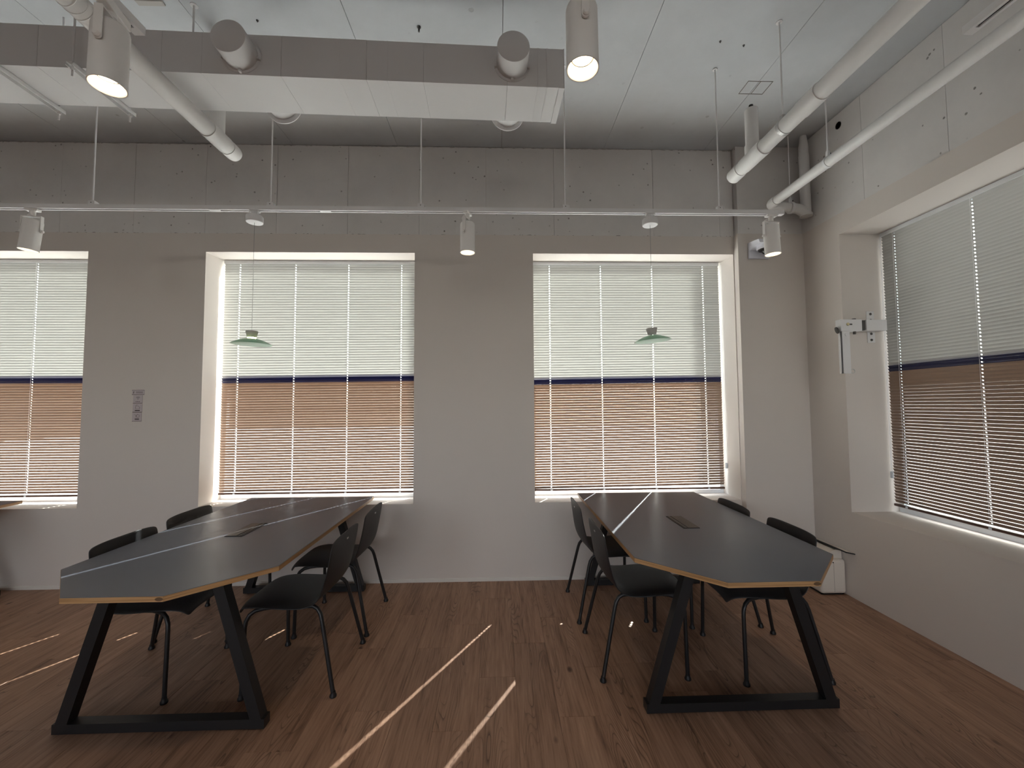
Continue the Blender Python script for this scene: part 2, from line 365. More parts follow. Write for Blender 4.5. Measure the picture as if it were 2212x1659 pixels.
# ---- windows (frame and panes behind the blinds)
def window(n, a, b):
    e = MB(); y0, y1 = 3.845, 3.885; t = .035
    e.box(a, b, y0, y1, ZS, ZS+t); e.box(a, b, y0, y1, ZW-t, ZW); e.box(a, a+t, y0, y1, ZS+t, ZW-t); e.box(b-t, b, y0, y1, ZS+t, ZW-t)
    w = tag(e.build('window_%d' % n, M['alu'], origin=((a+b)/2, y0, ZS)), kind='structure')
    g = MB(); g.box(a+t, b-t, y0+.017, y0+.021, ZS+t, ZW-t); g.build('pane', M['glass'], parent=w)
for i, (a, b) in enumerate(WINS): window(i+1, a, b)
e = MB(); t = .035; x0, x1 = 3.04, 3.08; a, b = RW
e.box(x0, x1, a, b, ZS, ZS+t); e.box(x0, x1, a, b, ZW-t, ZW); e.box(x0, x1, a, a+t, ZS+t, ZW-t); e.box(x0, x1, b-t, b, ZS+t, ZW-t)
w4 = tag(e.build('window_4', M['alu'], origin=(x0, (a+b)/2, ZS)), kind='structure')
g = MB(); g.box(x0+.017, x0+.021, a+t, b-t, ZS+t, ZW-t); g.build('pane', M['glass'], parent=w4)

# ------------------------------------------------------------------ outside (paving glimpsed between the slats, added sun blockers)
g_ = MB(); g_.box(-30, 30, 3.94, 40, -.9, -.55); g_.box(3.11, 30, -20, 3.94, -.9, -.55); g_.box(-30, XL-.21, -20, 3.94, -.9, -.55)
tag(g_.build('outside_ground', M['ground'], origin=(0, 10, -.55)), kind='structure')
oc = MB(); oc.box(2.10, 3.10, YOUT+.005, 4.30, -.55, 4.2)  # unseen column, added to shade the blind's right end
tag(oc.build('shade_column', M['sunblock']), kind='structure')
fb_ = MB(); fb_.box(6.2, 14, -12, 8.6, -.55, 8.3)  # unseen mass added to keep direct sun off the side window
tag(fb_.build('sun_blocker_building', M['sunblock']), kind='structure')

# ------------------------------------------------------------------ venetian blinds
PITCH_S = .0229; SLW = .025; TILT = math.radians(63)
def slat_mesh(L, holes, mat):
    # local x along the slat, chord from the outer low edge to the inner high edge, slightly crowned
    ch = [-.5, -.18, .18, .5]; cam_ = [0, .0014, .0014, 0]; xs_ = [0.]; hol = []
    for h in holes:
        xs_ += [h-.0042, h+.0042]; hol.append(len(xs_)-2)
    xs_.append(L); vs_ = []; fs = []
    for x in xs_:
        for c, k in zip(ch, cam_):
            # inner edge (towards room, -y) high
            y = -c*SLW*math.cos(TILT)+k*math.sin(TILT); z = c*SLW*math.sin(TILT)+k*math.cos(TILT)
            vs_.append((x, y, z))
    for i in range(len(xs_)-1):
        for j in range(3):
            if i in hol and j == 1: continue
            fs.append((i*4+j, (i+1)*4+j, (i+1)*4+j+1, i*4+j+1))
    me = bpy.data.meshes.new('slat'); me.from_pydata(vs_, [], fs); me.materials.append(mat)
    for p in me.polygons: p.use_smooth = True
    me.update(); return me
def blind(loc, rz, L, cords, band_z, roll, label, wand=None, top=2.748, bot=.70):
    e = empty('venetian_blind', loc, label, 'blind', 'color banded venetian blinds', rz)
    def part(mb, name, mat, smooth=False, parent=None): return mb.build(name, mat, parent=parent or e, smooth=smooth, local=True)
    h = MB(); h.box(0, L, -.0125, .0125, 2.758, 2.783); h.box(0, L, -.0145, -.0125, 2.756, 2.785); part(h, 'headrail', M['rail_white'])
    ms = {k: slat_mesh(L, cords, M[k]) for k in ('slat_ivory', 'slat_navy', 'slat_brown')}
    n = int((top-bot)/PITCH_S); ib = round((top-band_z)/PITCH_S)
    for i in range(n):
        z = top-i*PITCH_S
        k = 'slat_ivory' if i < ib else ('slat_navy' if i < ib+2 else 'slat_brown')
        o = bpy.data.objects.new('slat', ms[k]); C.objects.link(o); o.parent = e
        o.location = (random.uniform(-.0008, .0008), 0, z); o.rotation_euler = (random.uniform(-.012, .012), -roll*min(1, (i+1)/(ib+1)), 0)
        if roll: o.location.z -= roll*min(1, (i+1)/(ib+1))*L*.5
    zb = top-n*PITCH_S
    r_ = MB(); r_.bbox(0, L, -.0125, .0125, zb-.016, zb+.002, .003, 1); br = part(r_, 'bottom_rail', M['rail_brown'])
    for c in cords:
        k = MB()
        k.box(c-.0008, c+.0008, -.0150, -.0138, zb, 2.757); k.box(c-.0008, c+.0008, .0138, .0150, zb, 2.757)
        part(k, 'ladder_cord', M['cord'])
        k = MB(); k.bbox(c-.009, c+.009, -.0135, -.012, zb-.014, zb-.001, .0006, 1); part(k, 'cord_clip', M['clear'], parent=br)
    if wand:
        x, z = wand
        k = MB(); k.tube([(x-.004, -.018, 2.76), (x-.004, -.018, z)], .0012, 6); k.tube([(x+.004, -.018, 2.76), (x+.004, -.018, z)], .0012, 6); cd = part(k, 'pull_cord', M['cord'])
        k = MB(); k.bbox(x-.010, x+.010, -.025, -.011, z-.05, z, .003, 1); part(k, 'tassel', M['clear'], parent=cd)
    return e
blind((-5.20, 3.79, 0), 0, 1.715, [.15, .62, 1.093, 1.565], 1.728, 0., 'color banded venetian blind over the window beyond the row of small wall signs')
blind((-2.472, 3.79, 0), 0, 1.735, [.136, .631, 1.106, 1.584], 1.712, .008, 'color banded venetian blind between the small wall signs and the aisle')
blind((.308, 3.79, 0), 0, 1.742, [.158, .634, 1.113, 1.594], 1.703, .011, 'color banded venetian blind next to the column with the dome camera', wand=(1.757, .93))
blind((2.985, RW[1]-.022, 0), -math.pi/2, 2.52, [.10, .62, 1.14, 1.66, 2.18], 1.748, 0., 'color banded venetian blind in the side wall above the box appliance', wand=(.004, .95))
# ------------------------------------------------------------------ tables
ZT = .7164
def table(cx, y0, label):
    e = empty('meeting_table', (cx, y0+.9, 0), label, 'table', 'hexagon ended meeting tables')
    poly = [(cx-.5, y0+.3), (cx-.2, y0), (cx+.2, y0), (cx+.5, y0+.3), (cx+.5, y0+1.8), (cx-.5, y0+1.8)]
    t = MB(); t.prism(poly, ZT-.023, ZT-.0018); top = t.build('tabletop', M['ply'], parent=e)
    t = MB(); ins = .0012
    pin = [(cx-.5+ins, y0+.3+ins*.5), (cx-.2+ins*.5, y0+ins), (cx+.2-ins*.5, y0+ins), (cx+.5-ins, y0+.3+ins*.5), (cx+.5-ins, y0+1.8-ins), (cx-.5+ins, y0+1.8-ins)]
    t.prism(pin, ZT-.0018, ZT); tag(t.build('linoleum_surface', M['lino'], parent=top), 'grey linoleum surface')
    mk = MB()      # small oval burnt stamp on the near plywood edge
    mk.lathe([(.0, 0), (.0085, 0), (.0085, .0006), (.0, .0006)], (0, 0, 0), 20, (0, -1, 0)); mk.xform(Matrix.Translation((cx+.185, y0, ZT-.0125)) @ Matrix.Diagonal((1.9, 1, .85, 1)))
    mk.build('edge_stamp', M['mark'], parent=top)
    # cable flap
    f = MB(); fx0, fx1, fy0, fy1 = cx-.05, cx+.05, y0+.76, y0+1.03
    f.box(fx0, fx0+.004, fy0, fy1, ZT, ZT+.003); f.box(fx1-.004, fx1, fy0, fy1, ZT, ZT+.003); f.box(fx0+.004, fx1-.004, fy0, fy0+.004, ZT, ZT+.003); f.box(fx0+.004, fx1-.004, fy1-.004, fy1, ZT, ZT+.003)
    fl = f.build('cable_flap_frame', M['black'], parent=e)
    f = MB()
    if cx < 0: f.box(fx0+.004, fx1-.034, fy0+.005, fy1-.005, ZT, ZT+.004); f.box(fx1-.028, fx1-.016, fy0+.005, fy1-.005, ZT, ZT+.0035)
    else: f.box(fx0+.032, fx1-.004, fy0+.005, fy1-.005, ZT, ZT+.004); f.box(fx0+.010, fx0+.026, fy0+.005, fy1-.005, ZT, ZT+.0035)
    f.build('flap_lid', M['flap'], parent=fl)
    f = MB(); f.box(fx0+.004, fx1-.004, fy0+.004, fy1-.004, ZT, ZT+.0012); f.build('flap_gap', M['slot'], parent=fl)
    for yf in (y0+.285, y0+1.685):
        fr = empty_part('leg_frame', e)
        zt = ZT-.023; h = .042; d = .05; b0, b1 = cx-.468, cx+.468; t0, t1 = cx-.255, cx+.255; w = .052
        k = MB(); k.box(t0, t1, yf-d/2, yf+d/2, zt-h, zt); k.build('top_bar', M['black_tube'], parent=fr)
        k = MB(); k.box(b0+.0, b1, yf-d/2, yf+d/2, .006, .006+h); k.build('foot_bar', M['black_tube'], parent=fr)
        for s_, bx, tx in ((1, b0, t0), (-1, b1, t1)):
            k = MB(); zz0, zz1 = .006, zt; xa, xb = bx, bx+s_*w; xc, xd = tx, tx+s_*w
            if s_ < 0: xa, xb, xc, xd = xb, xa, xd, xc
            k.hexa([(xa, yf-d/2-.0006, zz0), (xb, yf-d/2-.0006, zz0), (xb, yf+d/2+.0006, zz0), (xa, yf+d/2+.0006, zz0), (xc, yf-d/2-.0006, zz1), (xd, yf-d/2-.0006, zz1), (xd, yf+d/2+.0006, zz1), (xc, yf+d/2+.0006, zz1)])
            k.build('leg', M['black_tube'], parent=fr)
            k = MB(); k.lathe([(.014, 0), (.014, .006)], (bx+s_*.03, yf, 0), 14); k.build('foot_pad', M['black'], parent=fr)
    return e
def empty_part(name, parent):
    # a frame welded from bars: the first bar is the part, the rest its pieces
    o = bpy.data.objects.new(name, None); C.objects.link(o); o.parent = parent; o.empty_display_size = .05; ORG[o] = ORG[parent]; return o
T1, T2 = -1.545, 1.160
table(T1, 1.745, 'hexagon ended grey table with black trapezoid legs, nearer the small wall signs')
table(T2, 1.770, 'hexagon ended grey table with black trapezoid legs, nearer the box appliance in the corner')
table(-4.37, 1.745, 'hexagon ended grey table below the window beyond the small wall signs')

# ------------------------------------------------------------------ chairs
def make_chair():
    e = empty('shell_chair', (0, 0, 0))
    prof = [(.283, .404), (.279, .425), (.262, .443), (.225, .453), (.15, .455), (.07, .449), (-.01, .443), (-.08, .443), (-.13, .455), (-.165, .482), (-.188, .525), (-.199, .58), (-.203, .64), (-.204, .69), (-.203, .728), (-.202, .750), (-.201, .758)]
    hw = [.165, .185, .200, .212, .222, .226, .226, .224, .220, .217, .215, .214, .214, .215, .214, .208, .188]
    back = [0, 0, 0, 0, 0, 0, .05, .2, .45, .75, 1, 1, 1, 1, 1, 1, 1]
    NV = 12; vs_ = []; fs = []
    for (x, z), w, bk in zip(prof, hw, back):
        for j in range(NV+1):
            v = -1+2*j/NV
            seat = 1-bk
            wrap = max(0., min(1., (.76-z)/.2)); xx = x+bk*.034*wrap*abs(v)**2.2; zz = z-seat*.020*abs(v)**4-(.010*abs(v)**4 if z > .74 else 0)
            vs_.append((xx, w*v, zz))
    for i in range(len(prof)-1):
        for j in range(NV):
            fs.append((i*(NV+1)+j, (i+1)*(NV+1)+j, (i+1)*(NV+1)+j+1, i*(NV+1)+j+1))
    m = MB(); m.add(vs_, fs); o = m.build('seat_shell', M['shell'], parent=e, smooth=True, local=True)
    sol = o.modifiers.new('thickness', 'SOLIDIFY'); sol.thickness = .007; sol.offset = 0
    sub = o.modifiers.new('smooth', 'SUBSURF'); sub.levels = 1; sub.render_levels = 1
    k = MB(); k.box(-.2095, -.2070, -.012, .012, .712, .720); k.build('badge', M['steel'], parent=e, local=True)
    for s in (-1, 1):
        for fr in (1, -1):
            if fr > 0: pts = [(.2275, s*.238, .012), (.2262, s*.232, .18), (.225, s*.226, .345), (.221, s*.222, .375), (.208, s*.215, .402), (.185, s*.205, .418), (.15, s*.195, .424), (.11, s*.185, .425)]
            else: pts = [(-.2275, s*.238, .012), (-.185, s*.215, .20), (-.148, s*.196, .36), (-.138, s*.191, .39), (-.122, s*.186, .412), (-.10, s*.183, .424), (-.06, s*.182, .426)]
            k = MB(); k.tube(pts, .0105, 10); lg = k.build('leg', M['black_tube'], parent=e, smooth=True, local=True)
            k = MB(); k.lathe([(.0165, 0), (.0175, .004), (.0165, .010), (.012, .018), (.0118, .026)], (fr*.2275, s*.238, 0), 14); k.build('glide', M['black'], parent=lg, smooth=True, local=True)
    k = MB()
    for s in (-1, 1): k.tube([(.12, s*.187, .425), (-.07, s*.183, .426)], .010, 10)
    k.tube([(.06, -.186, .425), (.06, .186, .425)], .009, 8); k.tube([(-.05, -.183, .425), (-.05, .183, .425)], .009, 8)
    k.build('under_frame', M['black_tube'], parent=e, smooth=True, local=True)
    return e
ch0 = make_chair()
SG, BX = 'table nearer the wall signs', 'table nearer the box appliance'
spots = [(-1.078, 2.45, math.pi, 'black chair on the aisle side of the %s, free end' % SG),
         (-1.085, 3.005, math.pi, 'black chair on the aisle side of the %s, window end' % SG),
         (-1.897, 2.44, 0., 'black chair on the sign side of the %s, free end' % SG),
         (-1.935, 2.985, 0., 'black chair on the sign side of the %s, window end' % SG),
         (.772, 2.512, 0., 'black chair on the aisle side of the %s, free end' % BX),
         (.758, 3.105, 0., 'black chair on the aisle side of the %s, window end' % BX),
         (1.512, 2.452, math.pi, 'black chair on the appliance side of the %s, free end' % BX),
         (1.487, 3.01, math.pi, 'black chair on the appliance side of the %s, window end' % BX)]
for i, (x, y, rz, lb) in enumerate(spots):
    c = ch0 if i == 0 else copy_tree(ch0)
    c.location = (x, y, 0); c.rotation_euler = (0, 0, rz+random.uniform(-.015, .015)); tag(c, lb, 'chair', 'black shell chairs at the tables')

# ------------------------------------------------------------------ lighting track, spotlights, pendants
YT = 2.693; ZTK = 2.735
def track(p0, p1, label, rods, rodcat=True):
    p0, p1 = Vector(p0), Vector(p1); d = (p1-p0); L = d.length; ang = math.atan2(d.y, d.x)
    e = empty('lighting_track', p0, label, 'track', None, ang)
    def part(mb, name, mat, parent=None): return mb.build(name, mat, parent=parent or e, local=True)
    k = MB(); w = .0175
    k.box(0, L, -w, w, .012, .028); k.box(0, L, -w, -.0062, 0, .012); k.box(0, L, .0062, w, 0, .012)
    k.box(L-.03, L, -.0062, .0062, 0, .012); k.box(0, .03, -.0062, .0062, 0, .012)
    part(k, 'rail', M['white'])
    k = MB(); k.box(.03, L-.03, -.0061, .0061, .006, .0121); part(k, 'slot', M['slot'])
    for r in rods:
        k = MB(); k.tube([(r, 0, .05), (r, 0, ZC-p0.z)], .0045, 8); k.lathe([(.016, 0), (.016, .004), (.006, .006)], (r, 0, ZC-p0.z-.006), 12); rd = part(k, 'hanger_rod', M['white'])
        k = MB(); k.box(r-.019, r+.019, -.012, .012, .028, .054); k.box(r+.019, r+.025, -.016, .016, .028, .048); part(k, 'rail_clip', M['white'], rd)
        k = MB(); k.lathe([(.003, 0), (.003, .0016)], (r, -.012, .042), 8, (0, -1, 0)); part(k, 'clip_screw', M['darksteel'], rd)
    return e
tr = track((-4.6, YT, ZTK), (1.913, YT, ZTK), 'long white lighting track hung across the windows', [4.6-2.60, 4.6-1.478, 4.6-.510, 4.6+.443, 4.6+1.480])
for xx in (-1.83, -1.125):
    k = MB(); k.box(4.6+xx-.035, 4.6+xx+.035, -.0178, .0178, -.0012, .0005); k.build('joint_cover', M['white'], parent=tr, local=True)
track((-1.22, 1.40, ZTK), (-1.22, -2.2, ZTK), 'white lighting track ending above the spotlight beside the capped pipe under the duct', [.5, 2.0])
track((.252, 1.33, ZTK), (.252, -2.2, ZTK), 'white lighting track ending above the spotlight at the duct end', [.5, 2.0])
track((1.62, 1.33, ZTK), (1.62, -2.2, ZTK), 'white lighting track running beside the side window without a spotlight at its end', [.5, 2.0])

def spot(x, y, rz, label, tiltx=0., tilty=0., power=9, ad=.036):
    e = empty('track_spotlight', (x, y, ZTK), label, 'spotlight', 'white cylinder track spotlights', rz)
    def part(mb, name, mat, smooth=False, parent=None): return mb.build(name, mat, parent=parent or e, smooth=smooth, local=True)
    k = MB(); k.bbox(-ad, ad, -.0165, .0165, -.030 if ad > .05 else -.014, .0, .002, 1); k.lathe([(.015, -.045), (.0155, -.014)], n=18); part(k, 'track_adapter', M['white2'], True)
    tm = Matrix.Translation((0, 0, -.145)) @ Matrix.Rotation(tiltx, 4, 'X') @ Matrix.Rotation(tilty, 4, 'Y')
    k = MB(); w = .0535; t = .004      # yoke
    k.box(-w, w, -.011, .011, -.052, -.047)
    for s in (-1, 1):
        k.box(s*w-t/2, s*w+t/2, -.011, .011, -.145, -.047); k.lathe([(.011, -.002), (.011, .003)], (s*w, 0, -.145), 14, (s, 0, 0))
    part(k, 'yoke', M['white2'], True)
    for s in (-1, 1):
        k = MB(); k.lathe([(.0085, 0), (.009, .006), (.006, .009)], (s*(w+.003), 0, -.145), 14, (s, 0, 0)); part(k, 'knob', M['white2'], True)
    R0 = .0475; k = MB()
    k.lathe([(.0, .078), (.030, .078), (.040, .0755), (.0455, .069), (R0, .060), (R0, -.118), (R0+.0012, -.121), (R0+.0012, -.124), (.0455, -.124), (.0445, -.118)], n=40, caps=False)
    k.xform(tm); body = part(k, 'lamp_body', M['white2'], True)
    k = MB(); k.lathe([(.0447, -.122), (.041, -.105), (.034, -.088)], n=40, caps=False); k.xform(tm); part(k, 'reflector', M['reflector'], True, body)
    k = MB(); k.lathe([(.029, -.089), (.029, -.085)], n=32); k.xform(tm); part(k, 'led_disc', M['led'], False, body)
    k = MB(); k.lathe([(.0345, -.086), (.0345, -.083)], n=32); k.xform(tm); part(k, 'lens_seat', M['greycap'], False, body)
    k = MB(); k.tube([tm @ Vector((0, .012, .077)), tm @ Vector((-.03, .018, .098)), (-.05, .018, -.06), (-.035, .012, -.032), (-.012, .006, -.022)], .0022, 8); part(k, 'supply_cable', M['white2'], True)
    ld = bpy.data.lights.new('spot_light', 'SPOT'); ld.energy = power; ld.color = (1, .76, .50); ld.spot_size = math.radians(58); ld.spot_blend = .7; ld.shadow_soft_size = .03
    lo = bpy.data.objects.new('spot_light', ld); C.objects.link(lo); lo.parent = e; lo.matrix_local = tm @ Matrix.Translation((0, 0, -.10))
    return e
spot(-2.97, YT, .15, 'white cylinder spotlight lit on the long track beyond the wall signs', tilty=.10)
spot(-.204, YT, 1.2, 'white cylinder spotlight lit on the long track between the two windows over the aisle', tilty=0)
spot(1.83, YT, .1, 'white cylinder spotlight lit at the end of the long track before the dome camera', tilty=-.05)
spot(-1.215, 1.29, math.pi/2+.2, 'white cylinder spotlight lit beside the capped pipe that runs under the duct', tilty=.02, ad=.065)
spot(.252, 1.19, math.pi/2, 'white cylinder spotlight lit in front of the open end of the duct', tilty=0.03, ad=.065)

def pendant(x, zshade, tilt, lit, label):
    e = empty('pendant_lamp', (x, YT, ZTK), label, 'pendant lamp', 'mint green saucer pendant lamps')
    def part(mb, name, mat, smooth=False, parent=None): return mb.build(name, mat, parent=parent or e, smooth=smooth, local=True)
    k = MB(); k.bbox(-.03, .03, -.015, .015, -.012, 0, .002, 1); k.lathe([(.020, -.034), (.020, -.010)], n=20)
    k.lathe([(.0, -.078), (.0475, -.078), (.050, -.075), (.050, -.040), (.047, -.035), (.020, -.033)], n=32); part(k, 'canopy', M['white'], True)
    zz = zshade-ZTK
    k = MB(); k.tube([(0, 0, -.078), (0, 0, zz+.082)], .0011, 6); part(k, 'suspension_wire', M['wire'])
    tm = Matrix.Translation((0, 0, zz)) @ Matrix.Rotation(tilt, 4, 'Y')
    k = MB(); k.lathe([(.0, .084), (.034, .084), (.036, .080), (.027, .046), (.026, .043), (.0, .043)], n=28); k.xform(tm); part(k, 'neck', M['greycap'], True)
    k = MB(); k.lathe([(.0, .035), (.026, .0355), (.045, .032), (.075, .0215), (.105, .0065), (.116, .0), (.1165, -.0015), (.110, -.0035), (.085, -.0065), (.050, -.008), (.0, -.008)], n=48)
    k.xform(tm); sh = part(k, 'saucer_shade', M['mint'], True)
    if lit:
        k = MB(); k.lathe([(.0235, .0355), (.0235, .0432)], n=28); k.xform(tm); part(k, 'led_ring', M['pendled'])
    return e
pendant(-1.579, 1.866, .02, True, 'mint green saucer pendant lamp, lit, over the table nearer the wall signs')
pendant(1.008, 1.884, -.075, False, 'mint green saucer pendant lamp, unlit, over the table nearer the box appliance')

# ------------------------------------------------------------------ duct
dx, dy = Vector((-1, -.0314, 0)).normalized(), None
du = dx; dv = Vector((-du.y, du.x, 0))*-1     # du: along duct away from its end, dv: towards the window wall
dv = Vector((du.y, -du.x, 0)); dv = dv if dv.y > 0 else -dv
D0 = Vector((.36, 2.19, 3.20)); DL, DW, DH = 4.6, .28, .22
duct = empty('air_duct', D0, 'white painted rectangular air duct hung below the ceiling', 'duct')
def dbox(mb, a0, a1, b0, b1, c0, c1):
    P = lambda a, b, c: D0+du*a+dv*b+Vector((0, 0, c))
    return mb.hexa([P(a0, b0, c0), P(a1, b0, c0), P(a1, b1, c0), P(a0, b1, c0), P(a0, b0, c1), P(a1, b0, c1), P(a1, b1, c1), P(a0, b1, c1)])
sl = [0.0, .31, .76, 1.06, 1.50, 2.1, 2.7, 3.4, DL]
for a, b in zip(sl[:-1], sl[1:]):
    k = MB(); o_ = random.uniform(0, .0015); dbox(k, a+.0006, b-.0006, -o_, DW+o_, -o_, DH); k.build('duct_section', M['ductpaint'], parent=duct)
k = MB(); dbox(k, -.004, 0, -.002, DW+.002, -.002, DH+.002); dbox(k, -.004, .028, -.003, DW+.006, -.004, -.0016)
k.build('end_flange', M['ductpaint'], parent=duct)
for a in (.09, .14, .95, 1.2, 1.9):
    k = MB(); dbox(k, a, a+.004, -.0028, -.001, 0, DH); dbox(k, a, a+.004, 0, DW, -.0028, -.001); k.build('seam_rib', M['ductpaint'], parent=duct)
def stub(px_a, side, dz=.118):
    c = D0+du*px_a+Vector((0, 0, dz)); ax = -dv if side < 0 else dv
    base = c if side < 0 else c+dv*DW
    if side < 0:
        k = MB(); k.lathe([(.098, 0), (.098, .004), (.085, .006), (.084, .12), (.081, .122), (.0, .122)], base, 40, ax); s = k.build('round_stub', M['ductpaint'], parent=duct, smooth=True)
        for q in range(3):
            a = -math.pi/2+(q-1)*1.35; o = base+du*(.092*math.cos(a))+Vector((0, 0, .092*math.sin(a)))
            k = MB(); k.bbox(o.x-.007, o.x+.007, o.y-.020, o.y, o.z-.006, o.z+.006, .002, 1); k.build('clip', M['ductpaint'], parent=s)
    else:
        k = MB(); k.lathe([(.082, 0), (.082, .085), (.105, .09), (.105, .096), (.088, .099), (.075, .092), (.0, .092)], base, 40, ax); k.build('round_grille', M['ductpaint'], parent=duct, smooth=True)
stub(.283, -1); stub(1.70, -1, .102); stub(.29, 1, .105); stub(1.66, 1, .10)
for a in (2.50, 2.89):
    k = MB(); dbox(k, a-.018, a-.014, -.05, DW+.05, -.024, -.003); dbox(k, a+.014, a+.018, -.05, DW+.05, -.024, -.003); dbox(k, a-.018, a+.018, -.05, DW+.05, -.006, -.003)
    h = k.build('hanger_channel', M['ductpaint'], parent=duct)
    for b in (-.03, DW+.03):
        p = D0+du*a+dv*b; k = MB(); k.tube([(p.x, p.y, p.z-.07), (p.x, p.y, ZC)], .0045, 8); k.lathe([(.009, -.036), (.009, -.025)], p, 6); k.build('threaded_rod', M['white'], parent=h)
p = D0+du*2.08+dv*.19; k = MB(); k.tube([(p.x, p.y, D0.z+DH-.002), (p.x, p.y, ZC)], .005, 8); k.lathe([(.02, 0), (.02, .004)], (p.x, p.y, ZC-.004), 12); k.build('threaded_rod', M['white'], parent=duct)

# ------------------------------------------------------------------ pipes
def pipe_thing(name, label, base): return empty(name, base, label, 'pipe')
PZ = 3.10
pr_ = pipe_thing('drain_pipe', 'thick white pipe with a raised stub, hung beside the column', (1.69, 2.8, PZ))
k = MB(); k.tube([(1.69, -2, PZ), (1.69, 2.80, PZ)], .046, 24); k.build('main_run', M['pipe'], parent=pr_, smooth=True)
k = MB(); k.lathe([(.049, 0), (.049, .10), (.047, .104)], (1.69, 2.775, PZ), 24, (0, 1, 0)); k.build('end_cap', M['pipe'], parent=pr_, smooth=True)
k = MB(); k.lathe([(.052, 0), (.050, .22)], (1.69, 2.52, PZ), 24, (0, 1, 0)); k.tube([(1.69, 2.645, PZ), (1.69, 2.645, PZ+.085)], .046, 24); tee = k.build('tee_fitting', M['pipe'], parent=pr_, smooth=True)
k = MB(); k.tube([(1.69, 2.645, PZ+.08), (1.69, 2.645, 3.43)], .040, 24); k.build('riser_stub', M['pipe'], parent=pr_, smooth=True)
k = MB(); k.lathe([(.009, 0), (.009, .02), (.013, .021), (.013, .032)], (1.69, 2.645, 3.43), 10); k.build('vent_bolt', M['black'], parent=pr_)
k = MB(); k.lathe([(.0505, 0), (.0505, .14)], (1.69, 2.05, PZ), 24, (0, 1, 0)); k.build('coupling', M['pipe'], parent=pr_, smooth=True)
k = MB(); k.tube([(1.684, 2.337, PZ+.05), (1.684, 2.337, ZC)], .0045, 8); k.lathe([(.018, 0), (.018, .004)], (1.684, 2.337, ZC-.004), 12); rod = k.build('hanger_rod', M['white'], parent=pr_)
k = MB(); k.lathe([(.0475, -.012), (.0485, -.012), (.0485, .012), (.0475, .012)], (1.69, 2.337, PZ), 28, (0, 1, 0)); k.bbox(1.672, 1.698, 2.325, 2.349, PZ+.046, PZ+.072, .003, 1); k.build('pipe_clamp', M['steel'], parent=pr_)

pl2 = pipe_thing('capped_pipe', 'thick white pipe with a capped end running beneath the duct', (-1.705, 2.6, PZ))
k = MB(); k.tube([(-1.705, -2, PZ), (-1.705, 2.63, PZ)], .046, 24); k.build('main_run', M['pipe'], parent=pl2, smooth=True)
k = MB(); k.lathe([(.049, 0), (.049, .06), (.044, .082), (.030, .098), (.0, .104)], (-1.705, 2.60, PZ), 24, (0, 1, 0)); k.build('rounded_cap', M['pipe'], parent=pl2, smooth=True)
k = MB(); k.tube([(-1.705, 2.505, PZ), (-1.705, 2.505, ZC)], .040, 24); k.build('riser', M['pipe'], parent=pl2, smooth=True)
k = MB(); k.lathe([(.050, 0), (.050, .16)], (-1.705, 2.42, PZ), 24, (0, 1, 0)); k.build('tee_fitting', M['pipe'], parent=pl2, smooth=True)
k = MB()
for i in range(6):
    y = 1.62+i*.035; k.lathe([(.0462, -.003), (.0474, 0), (.0462, .003)], (-1.705, y, PZ), 24, (random.uniform(-.2, .2), 1, random.uniform(-.2, .2)))
k.build('wrap_wrinkle', M['pipe'], parent=pl2, smooth=True)
k = MB(); k.tube([(-1.705, .9, PZ+.04), (-1.705, .9, ZC)], .005, 8); k.build('hanger_rod', M['white'], parent=pl2)

PX, PZ2, PY = 2.29, 3.14, 3.384
ps = pipe_thing('waste_pipe', 'slim white pipe elbowing to a vertical stack in the corner', (PX, PY, PZ2))
k = MB(); k.tube([(PX, -2, PZ2), (PX, PY-.06, PZ2)], .036, 20); k.build('main_run', M['pipe'], parent=ps, smooth=True)
k = MB(); k.tube([(PX, PY-.10, PZ2), (PX, PY-.05, PZ2)]+arc((PX+.05, PY-.05, PZ2), .05, math.pi, math.pi/2, (1, 0, 0), (0, 1, 0))+[(PX+.08, PY, PZ2-.002)], .0405, 20); k.build('elbow', M['pipe'], parent=ps, smooth=True)
k = MB(); k.tube([(PX+.05, PY, PZ2), (2.50, PY, PZ2-.02)], .036, 20); k.build('branch', M['pipe'], parent=ps, smooth=True)
k = MB(); k.tube([(2.49, PY, PZ2-.02), (2.54, PY, PZ2-.025), (2.60, PY, PZ2-.06)], .040, 20); k.lathe([(.045, -.012), (.045, .012)], (2.475, PY, PZ2-.018), 20, (1, 0, -.08)); k.build('branch_fitting', M['pipe'], parent=ps, smooth=True)
k = MB(); k.lathe([(.048, -.09), (.048, -.07), (.039, -.065), (.039, .44), (.036, .445), (.036, .52), (.030, .56), (.024, .62), (.023, ZC-PZ2-.01)], (2.606, PY, PZ2), 24); k.build('stack', M['pipe'], parent=ps, smooth=True)
for (x, y, z) in ((PX, 2.75, PZ2), (2.475, PY, PZ2-.018)):
    k = MB(); k.tube([(x, y, z+.075), (x, y, ZC)], .0048, 8); rd = k.build('hanger_rod', M['white'], parent=ps)
    ax = (0, 1, 0) if y < 3 else (1, 0, 0); rr = .0375 if y < 3 else .046
    k = MB(); k.lathe([(rr, -.010), (rr+.0018, -.010), (rr+.0018, .010), (rr, .010)], (x, y, z), 24, ax); k.bbox(x-.010, x+.010, y-.010, y+.010, z+rr, z+.082, .002, 1); k.build('pipe_clamp', M['white'], parent=rd)
    k = MB(); k.lathe([(.006, 0), (.006, .012)], (x+.010, y, z+.062), 6, (1, 0, 0)); k.build('clamp_bolt', M['darksteel'], parent=rd)

